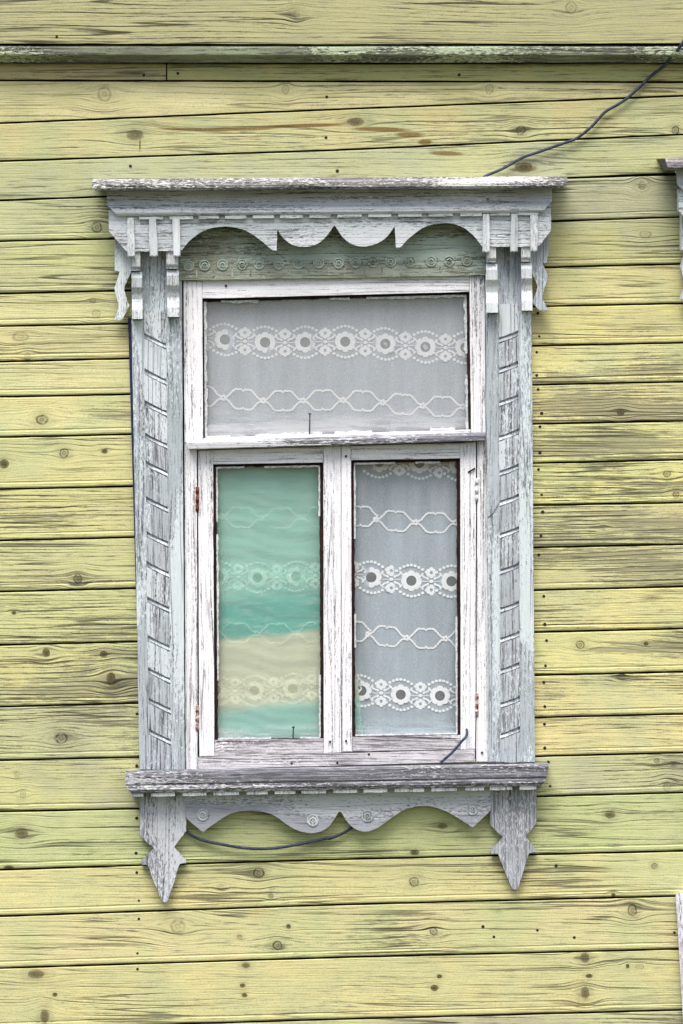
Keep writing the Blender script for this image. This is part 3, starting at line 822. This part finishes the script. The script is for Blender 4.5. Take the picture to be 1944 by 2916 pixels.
# sill, dentils below, apron and pendants
sweep('sill', [(-30, -4, 362, 1558), (88, -1, 358, 1562), (96, 2, 357, 1562), (97, 8, 357, 1562), (95, 36, 357, 1557), (90, 40, 359, 1556), (94, 44, 361, 1555), (95, 53, 366, 1549), (88, 57, 370, 1546), (86, 62, 374, 1541), (-2, 62, 374, 1541)],
      2197, 2175, M_sill, CW, n=60, a=0.6)
G = lambda x: 340 + x / 2.614
H = lambda x: 900 + x / 2.24
for (x0, x1) in [(G(a), G(b)) for a, b in ((88,178),(238,412),(468,647),(698,888),(943,1103),(1155,1310),(1352,1537))] + [(H(a), H(b)) for a, b in ((110,262),(302,452),(500,688),(733,900),(950,1070),(1107,1250),(1297,1405))]:
    yy = lerp(2259.5, 2237.5, (x0 - 374) / 1167)
    board('dentil', [(x0, yy), (x1, yy - 1.2), (x1, yy + 9.0), (x0, yy + 10.2)], 26, 82, M_trimz, CW, 1.0, 0.8, 20)
ap = [(527, 2250), (528, 2328), (577, 2370)] + catmull([(577, 2370), (610, 2345), (660, 2316), (717, 2308), (775, 2320), (825, 2354), (862, 2369), (900, 2371), (935, 2354), (966, 2309)], 5)[1:] + \
     catmull([(969, 2309), (985, 2335), (1010, 2360), (1043, 2368), (1078, 2356), (1115, 2328), (1160, 2303), (1212, 2295), (1260, 2306), (1305, 2330), (1346, 2357)], 5) + [(1396, 2309), (1396, 2229)]
AP = board('apron', ap, 18, 38, M_apron, CW, 1.3, 0.8, 9)
for (x, y) in ((577, 2320), (890, 2336), (1046, 2324), (1345, 2304)):
    rosette(AP, x, y, 14.5, 38, M_trimz)
GP = lambda x, y: (340 + x / 2.614, 1800 + y / 2.614)
HP = lambda x, y: (900 + x / 2.24, 1800 + y / 2.24)
pl = [GP(*p) for p in ((148,1190),(152,1440),(152,1505),(195,1560),(262,1608),(232,1632),(165,1698),(163,1732),(208,1728),(250,1850),(322,2013),(350,2015),(400,1880),(447,1722),(497,1722),(495,1695),(402,1600),(497,1480),(492,1185))]
board('pendant', pl, 6, 30, M_pend, CW, 1.6, 1.0, 8)
pr = [HP(*p) for p in ((1113,960),(1108,1228),(1192,1308),(1170,1335),(1110,1390),(1114,1418),(1160,1410),(1195,1510),(1255,1645),(1283,1645),(1320,1530),(1357,1405),(1405,1405),(1398,1385),(1335,1300),(1405,1218),(1406,1190),(1402,960))]
board('pendant', pr, 6, 30, M_pend, CW, 1.6, 1.0, 8)

# ------------------------------------------------------------------ neighbouring window: same make, only its left end shows
def copy_tree(o, parent=None):
    c = o.copy(); SC.collection.objects.link(c); c.parent = parent
    for ch in list(o.children): copy_tree(ch, c)
    return c
NW = copy_tree(CW)
NW.location = (1.603, 0, 0.058)
tag(NW, 'grey carved window above the leaning board, only the left end of its cornice visible', 'window', kind='thing')

# ------------------------------------------------------------------ curtains
def fold(x, y):
    return 4.0 * math.sin(x * 0.021 + 0.9 * math.sin(y * 0.004)) + 2.4 * math.sin(x * 0.045 + y * 0.004 + 0.7 * math.sin(y * 0.006)) + 0.9 * math.sin(x * 0.113 + y * 0.003)
DC = -46.0
def cloth_mesh(name, x0f, x1f, y0, y1, dfun, nx, ny, mat, parent=None):
    bm = bmesh.new()
    g = []
    for j in range(ny + 1):
        y = lerp(y0, y1, j / ny)
        g.append([bm.verts.new(P(lerp(x0f(y), x1f(y), i / nx), y, dfun(lerp(x0f(y), x1f(y), i / nx), y))) for i in range(nx + 1)])
    for j in range(ny):
        for i in range(nx):
            bm.faces.new((g[j][i], g[j][i + 1], g[j + 1][i + 1], g[j + 1][i]))
    return mesh_obj(name, bm, mat, parent, smooth=True)

def gauze(name, col, alpha, col_fn=None, trans=0.12):
    m = bpy.data.materials.new(name); m.use_nodes = True
    t = NT(m.node_tree); n = t.n
    n.remove(n['Principled BSDF'])
    X, Y, Z = t.coords()
    c = col_fn(t, X, Y, Z) if col_fn else col
    if isinstance(c, tuple) and len(c) == 2: c, alpha = c
    df = n.new('ShaderNodeBsdfDiffuse'); t.put(df.inputs[0], c)
    tl = n.new('ShaderNodeBsdfTranslucent'); t.put(tl.inputs[0], c)
    a = n.new('ShaderNodeMixShader'); a.inputs[0].default_value = trans
    t.put(a.inputs[1], df.outputs[0]); t.put(a.inputs[2], tl.outputs[0])
    tr = n.new('ShaderNodeBsdfTransparent')
    b = n.new('ShaderNodeMixShader'); t.put(b.inputs[0], alpha)
    t.put(b.inputs[1], tr.outputs[0]); t.put(b.inputs[2], a.outputs[0])
    t.put(n['Material Output'].inputs[0], b.outputs[0])
    return m
def net_col(t, X, Y, Z):
    s = t.noise(t.xyz(t.mul(X, 1.0), Y, t.mul(Z, 0.10)), 22.0, 4.0, 0.65)
    w = t.noise(t.xyz(X, Y, Z), 420.0, 1.0)
    c = t.mix(t.ss(w, 0.35, 0.68), srgb(200, 214, 228), srgb(226, 234, 242))
    return (c, t.add(t.ss(s, 0.25, 0.8, 0.60, 0.78), t.mul(t.m('SUBTRACT', w, 0.5), 0.12)))
M_net = gauze('curtain_net', None, 0.5, net_col)
def coarse_col(t, X, Y, Z):
    k = t.add(t.m('SINE', t.mul(t.add(X, Z), 1500.0)), t.m('SINE', t.mul(t.m('SUBTRACT', X, Z), 1500.0)))
    return (t.mix(t.ss(k, 0.0, 1.6), srgb(96, 102, 102), srgb(176, 180, 180)), 0.7)
M_coarse = gauze('coarse_centre_net', None, 0.8, coarse_col)
M_lace = gauze('lace_thread', srgb(246, 248, 250), 0.98, None, 0.04)
LC = cloth_mesh('lace_curtain', lambda y: 545, lambda y: 1375, 815, 2140, lambda x, y: DC + fold(x, y), 90, 60, M_net)
tag(LC, 'white net lace curtain with bands of flowers hanging behind all panes', 'curtain')

class Lace:
    def __init__(self): self.bm = bmesh.new(); self.k = 0
    def poly(self, pts, e=None):
        self.k += 1
        e = e or 1.2 + 0.05 * (self.k % 24)
        vs = [self.bm.verts.new(P(x, y, DC + fold(x, y) + e)) for x, y in pts]
        self.bm.faces.new(vs)
    def disc(self, x, y, rx, ry=None, n=9, a=0.0):
        ry = ry or rx
        self.poly([(x + rx * math.cos(a + 2 * math.pi * k / n), y + ry * math.sin(a + 2 * math.pi * k / n)) for k in range(n)])
    def ring(self, x, y, ri, fo, n=40):
        self.k += 1
        e = 1.2 + 0.05 * (self.k % 24)
        A, B = [], []
        for k in range(n):
            th = 2 * math.pi * k / n
            r = ri(th); q = fo(th)
            A.append(self.bm.verts.new(P(x + r * math.cos(th), y + r * math.sin(th), DC + fold(x, y) + e)))
            B.append(self.bm.verts.new(P(x + q * math.cos(th), y + q * math.sin(th), DC + fold(x, y) + e)))
        for k in range(n):
            self.bm.faces.new((A[k], A[(k + 1) % n], B[(k + 1) % n], B[k]))
    def ribbon(self, pts, w):
        self.k += 1
        e = 1.2 + 0.05 * (self.k % 24)
        a, b = [], []
        for i, (x, y) in enumerate(pts):
            x0, y0 = pts[max(i - 1, 0)]; x1, y1 = pts[min(i + 1, len(pts) - 1)]
            l = math.hypot(x1 - x0, y1 - y0) or 1
            nx, ny = -(y1 - y0) / l * w / 2, (x1 - x0) / l * w / 2
            a.append(self.bm.verts.new(P(x + nx, y + ny, DC + fold(x, y) + e)))
            b.append(self.bm.verts.new(P(x - nx, y - ny, DC + fold(x, y) + e)))
        for i in range(len(pts) - 1):
            self.bm.faces.new((a[i], a[i + 1], b[i + 1], b[i]))
    def done(self, name, mat=None, parent=None):
        o = mesh_obj(name, self.bm, mat or M_lace, parent or LC); o['kind'] = 'stuff'; return o

def flower_band(x0, y0, pitch, slope, xa, xb):
    l = Lace(); hx = []
    yy = lambda x: y0 + slope * (x - x0) + 4.5 * math.sin((x - x0) * 0.013)
    n0 = int((xa - x0) // pitch) - 1; n1 = int((xb - x0) // pitch) + 2
    for n in range(n0, n1):
        cx = x0 + n * pitch
        if not (xa - 30 < cx < xb + 90): continue
        cy = yy(cx); s = pitch / 114.0
        pet = lambda th: s * (24.5 + 5.2 * abs(math.cos(4 * th)) ** 0.5)
        l.ring(cx, cy, lambda th: s * 14.5, pet, 48)
        hx.append((cx, cy, s * 15.2))
        mx = cx + pitch / 2; my = yy(mx)
        for sg in (-1, 1):
            l.ring(mx, my + sg * 24.5 * s, lambda th: s * 4.6, lambda th: s * (12.4 + 3.6 * abs(math.cos(3 * th + math.pi / 2)) ** 0.6), 36)
            # dots arching over the big flower
            for k in range(-4, 5):
                dx = k * 10.6 * s
                dy = 44.5 - 24.0 * (abs(k) / 4.6) ** 1.8
                l.disc(cx + dx, yy(cx + dx) + sg * dy * s, 4.9 * s, 4.2 * s)
            # scrolls round the middle bead
            for sd in (-1, 1):
                l.ribbon([(mx + sd * (8 + 18 * s * math.sin(q) ) , my + sg * s * (9 + 10 * (1 - math.cos(q)) )) for q in [i * math.pi / 6 for i in range(0, 5)]], 5.0 * s)
                l.disc(mx + sd * 10 * s, my + sg * 8 * s, 4.0 * s)
                l.ribbon([(mx + sd * 26 * s, my + sg * 21 * s), (mx + sd * 34 * s, my + sg * 11 * s), (mx + sd * 30 * s, my + sg * 5 * s)], 4.5 * s)
        l.disc(mx, my, 7 * s, 5 * s)
        l.ribbon([(mx - 26 * s, my), (mx - 8 * s, my)], 2.0 * s); l.ribbon([(mx + 8 * s, my), (mx + 26 * s, my)], 2.0 * s)
    fb = l.done('flower_band')
    c = Lace()
    for (x, y, r) in hx: c.poly([(x + r * math.cos(k * math.pi / 8), y + r * math.sin(k * math.pi / 8)) for k in range(16)], 0.7)
    c.done('coarse_net', M_coarse, fb)

def chain_band(x0, y0, pitch, slope, xa, xb):
    l = Lace()
    yy = lambda x: y0 + slope * (x - x0) + 4.5 * math.sin((x - x0) * 0.013)
    n0 = int((xa - x0) // pitch) - 1; n1 = int((xb - x0) // pitch) + 2
    for n in range(n0, n1):
        cx = x0 + n * pitch
        if not (xa - 30 < cx < xb + 90): continue
        s = pitch / 114.0
        l.ring(cx, yy(cx), lambda th: 2.2, lambda th: s * (7.2 + 2.6 * abs(math.cos(2.5 * th))), 30)
        for sg in (-1, 1):
            sm = lambda q: q * q * (3 - 2 * q)
            f = lambda t: sg * s * (4 + 24 * sm(min(1, max(0, (min(t, 1 - t) - 0.07) / 0.26))))
            for (t0, t1) in ((0.09, 0.26), (0.25, 0.45), (0.55, 0.75), (0.74, 0.91)):
                pts = [(cx + pitch * lerp(t0, t1, k / 6), yy(cx + pitch * lerp(t0, t1, k / 6)) + f(lerp(t0, t1, k / 6))) for k in range(7)]
                l.ribbon(pts, 4.6 * s)
                for q in pts[::2]: l.disc(q[0] + jit(.6), q[1] + jit(.6), 3.3 * s, n=7)
            l.disc(cx + pitch * 0.5, yy(cx + pitch * .5) + f(0.5) - sg * 3, 3.6 * s, n=7)
    l.done('chain_band')

flower_band(640, 967, 114.2, 0.030, 500, 1350)
chain_band(635, 1132, 113.6, 0.034, 500, 1350)
flower_band(737, 1318, 114.2, 0.004, 1000, 1320)
flower_band(623, 1640, 110, 0.0, 530, 930)
flower_band(1057, 1644, 114, 0.046, 1000, 1320)
chain_band(631, 1470, 113, 0.010, 530, 930)
chain_band(1070, 1479, 113, 0.036, 990, 1320)
chain_band(620, 1798, 111, 0.010, 530, 930)
chain_band(1046, 1806, 111, 0.050, 990, 1320)
flower_band(615, 1966, 109, -0.03, 530, 930)
flower_band(1029, 1967, 111.7, 0.060, 1000, 1320)

def green_col(t, X, Y, Z):
    wv = t.noise(t.xyz(t.mul(X, 1.0), Y, t.mul(Z, 1.0)), 5.0, 3.0, 0.6)
    z = t.add(Z, t.mul(t.m('SUBTRACT', wv, 0.5), 0.05), t.mul(X, -0.10))
    teal = srgb(172, 236, 214); deep = srgb(96, 206, 182); beige = srgb(246, 246, 206); low = srgb(168, 236, 216)
    zc = lambda y: zz(y) + 0.024
    c = t.mix(t.ss(z, zc(1640), zc(1700)), teal, teal)
    c = t.mix(t.ss(z, zc(1660), zc(1740)), c, deep)
    c = t.mix(t.ss(z, zc(1806), zc(1824)), c, beige)
    c = t.mix(t.ss(z, zc(1995), zc(2040)), c, low)
    wr = t.noise(t.xyz(t.mul(X, 16.0), Y, t.mul(z, 105.0)), 1.0, 4.0, 0.75)
    c = t.mix(t.mul(t.ss(wr, 0.46, 0.70), 0.34), c, srgb(96, 150, 130))
    c = t.mix(t.mul(t.ss(wr, 0.52, 0.30), 0.45), c, srgb(226, 242, 220))
    return (c, t.ss(wr, 0.3, 0.7, 0.45, 0.57))
# direction of the band masks: z falls downwards, so the ramps run from high to low
M_green = gauze('green_gauze', None, 0.85, green_col, 0.06)
GC = cloth_mesh('green_curtain', lambda y: 580, lambda y: lerp(985, 1008, min(1, max(0, (y - 1300) / 550))) + max(0, (y - 1850) * 0.11), 1285, 2140,
                lambda x, y: DC + 14 + 2.5 * math.sin(x * 0.018 + 1) + 1.2 * math.sin(x * 0.05 + y * 0.01) + 0.9 * math.sin(y * 0.085 + 1.2 * math.sin(x * 0.02 + y * .004)) + 0.45 * math.sin(y * 0.19 - x * 0.035 + 1.5 * math.sin(x * 0.03)), 60, 200, M_green)
tag(GC, 'green and beige cloth curtain hanging behind the left sash', 'curtain')

# ------------------------------------------------------------------ cables and the leaning board
C2 = lambda x, y: (972 + x / 1.6132, y / 1.6132)
pts = [(1850, -260), (1700, -40)] + [(1568,195),(1520,250),(1490,295),(1420,350),(1385,385),(1320,445),(1270,480),(1210,515),(1150,580),(1080,635),(1020,658),(900,700),(830,725),(740,775),(660,810),(600,850)]
pts = catmull([C2(*p) for p in pts], 5)
def cdepth(x, y):
    return lerp(14, 72, min(1, max(0, (190 - y) / 60)))
tag(tube('cable', [P(x, y, cdepth(x, y)) for x, y in pts], 0.0042, M_cable), 'thin dark cable running diagonally across the upper planks to the cornice', 'cable')
pts = catmull([GP(*p) for p in ((430,1400),(500,1480),(540,1515),(620,1550),(760,1580),(900,1603),(1040,1613),(1200,1603),(1400,1565),(1568,1530))] + [HP(*p) for p in ((80,1318),(160,1288),(230,1245),(300,1180))], 5)
tag(tube('cable', [P(x, y, 12 + 8 * math.sin(i / len(pts) * 3.14)) for i, (x, y) in enumerate(pts)], 0.0042, M_cable), 'dark cable sagging across the planks below the carved apron', 'cable')
pts = catmull([HP(*p) for p in ((957,612),(962,640),(955,668),(930,695),(870,765),(825,805),(785,842))], 5)
tag(tube('cable', [P(x, y, lerp(2, 34, min(1, i / 12))) for i, (x, y) in enumerate(pts)], 0.0038, M_cable), 'short dark cable bent over the corner of the right sash onto the sill', 'cable')

bm = bmesh.new()
prism(bm, [(1923, 2548), (1932, 2543), (1985, 2541), (2040, 3380), (1972, 3380), (1942, 2860)], 4, 30, 1.5, 0.8, 30)
M_lean = wood('flaking_plank_paint', srgb(214, 214, 220), srgb(190, 190, 198), srgb(140, 130, 132), srgb(84, 74, 76), 'z', wear=0.5, rings=16, ringk=0.4, crack=0.6, flake=0.6,
              flakecol=srgb(232, 232, 238), bump=0.8)
tag(mesh_obj('leaning_board', bm, M_lean), 'narrow grey board with flaking white paint standing against the lower planks', 'board')
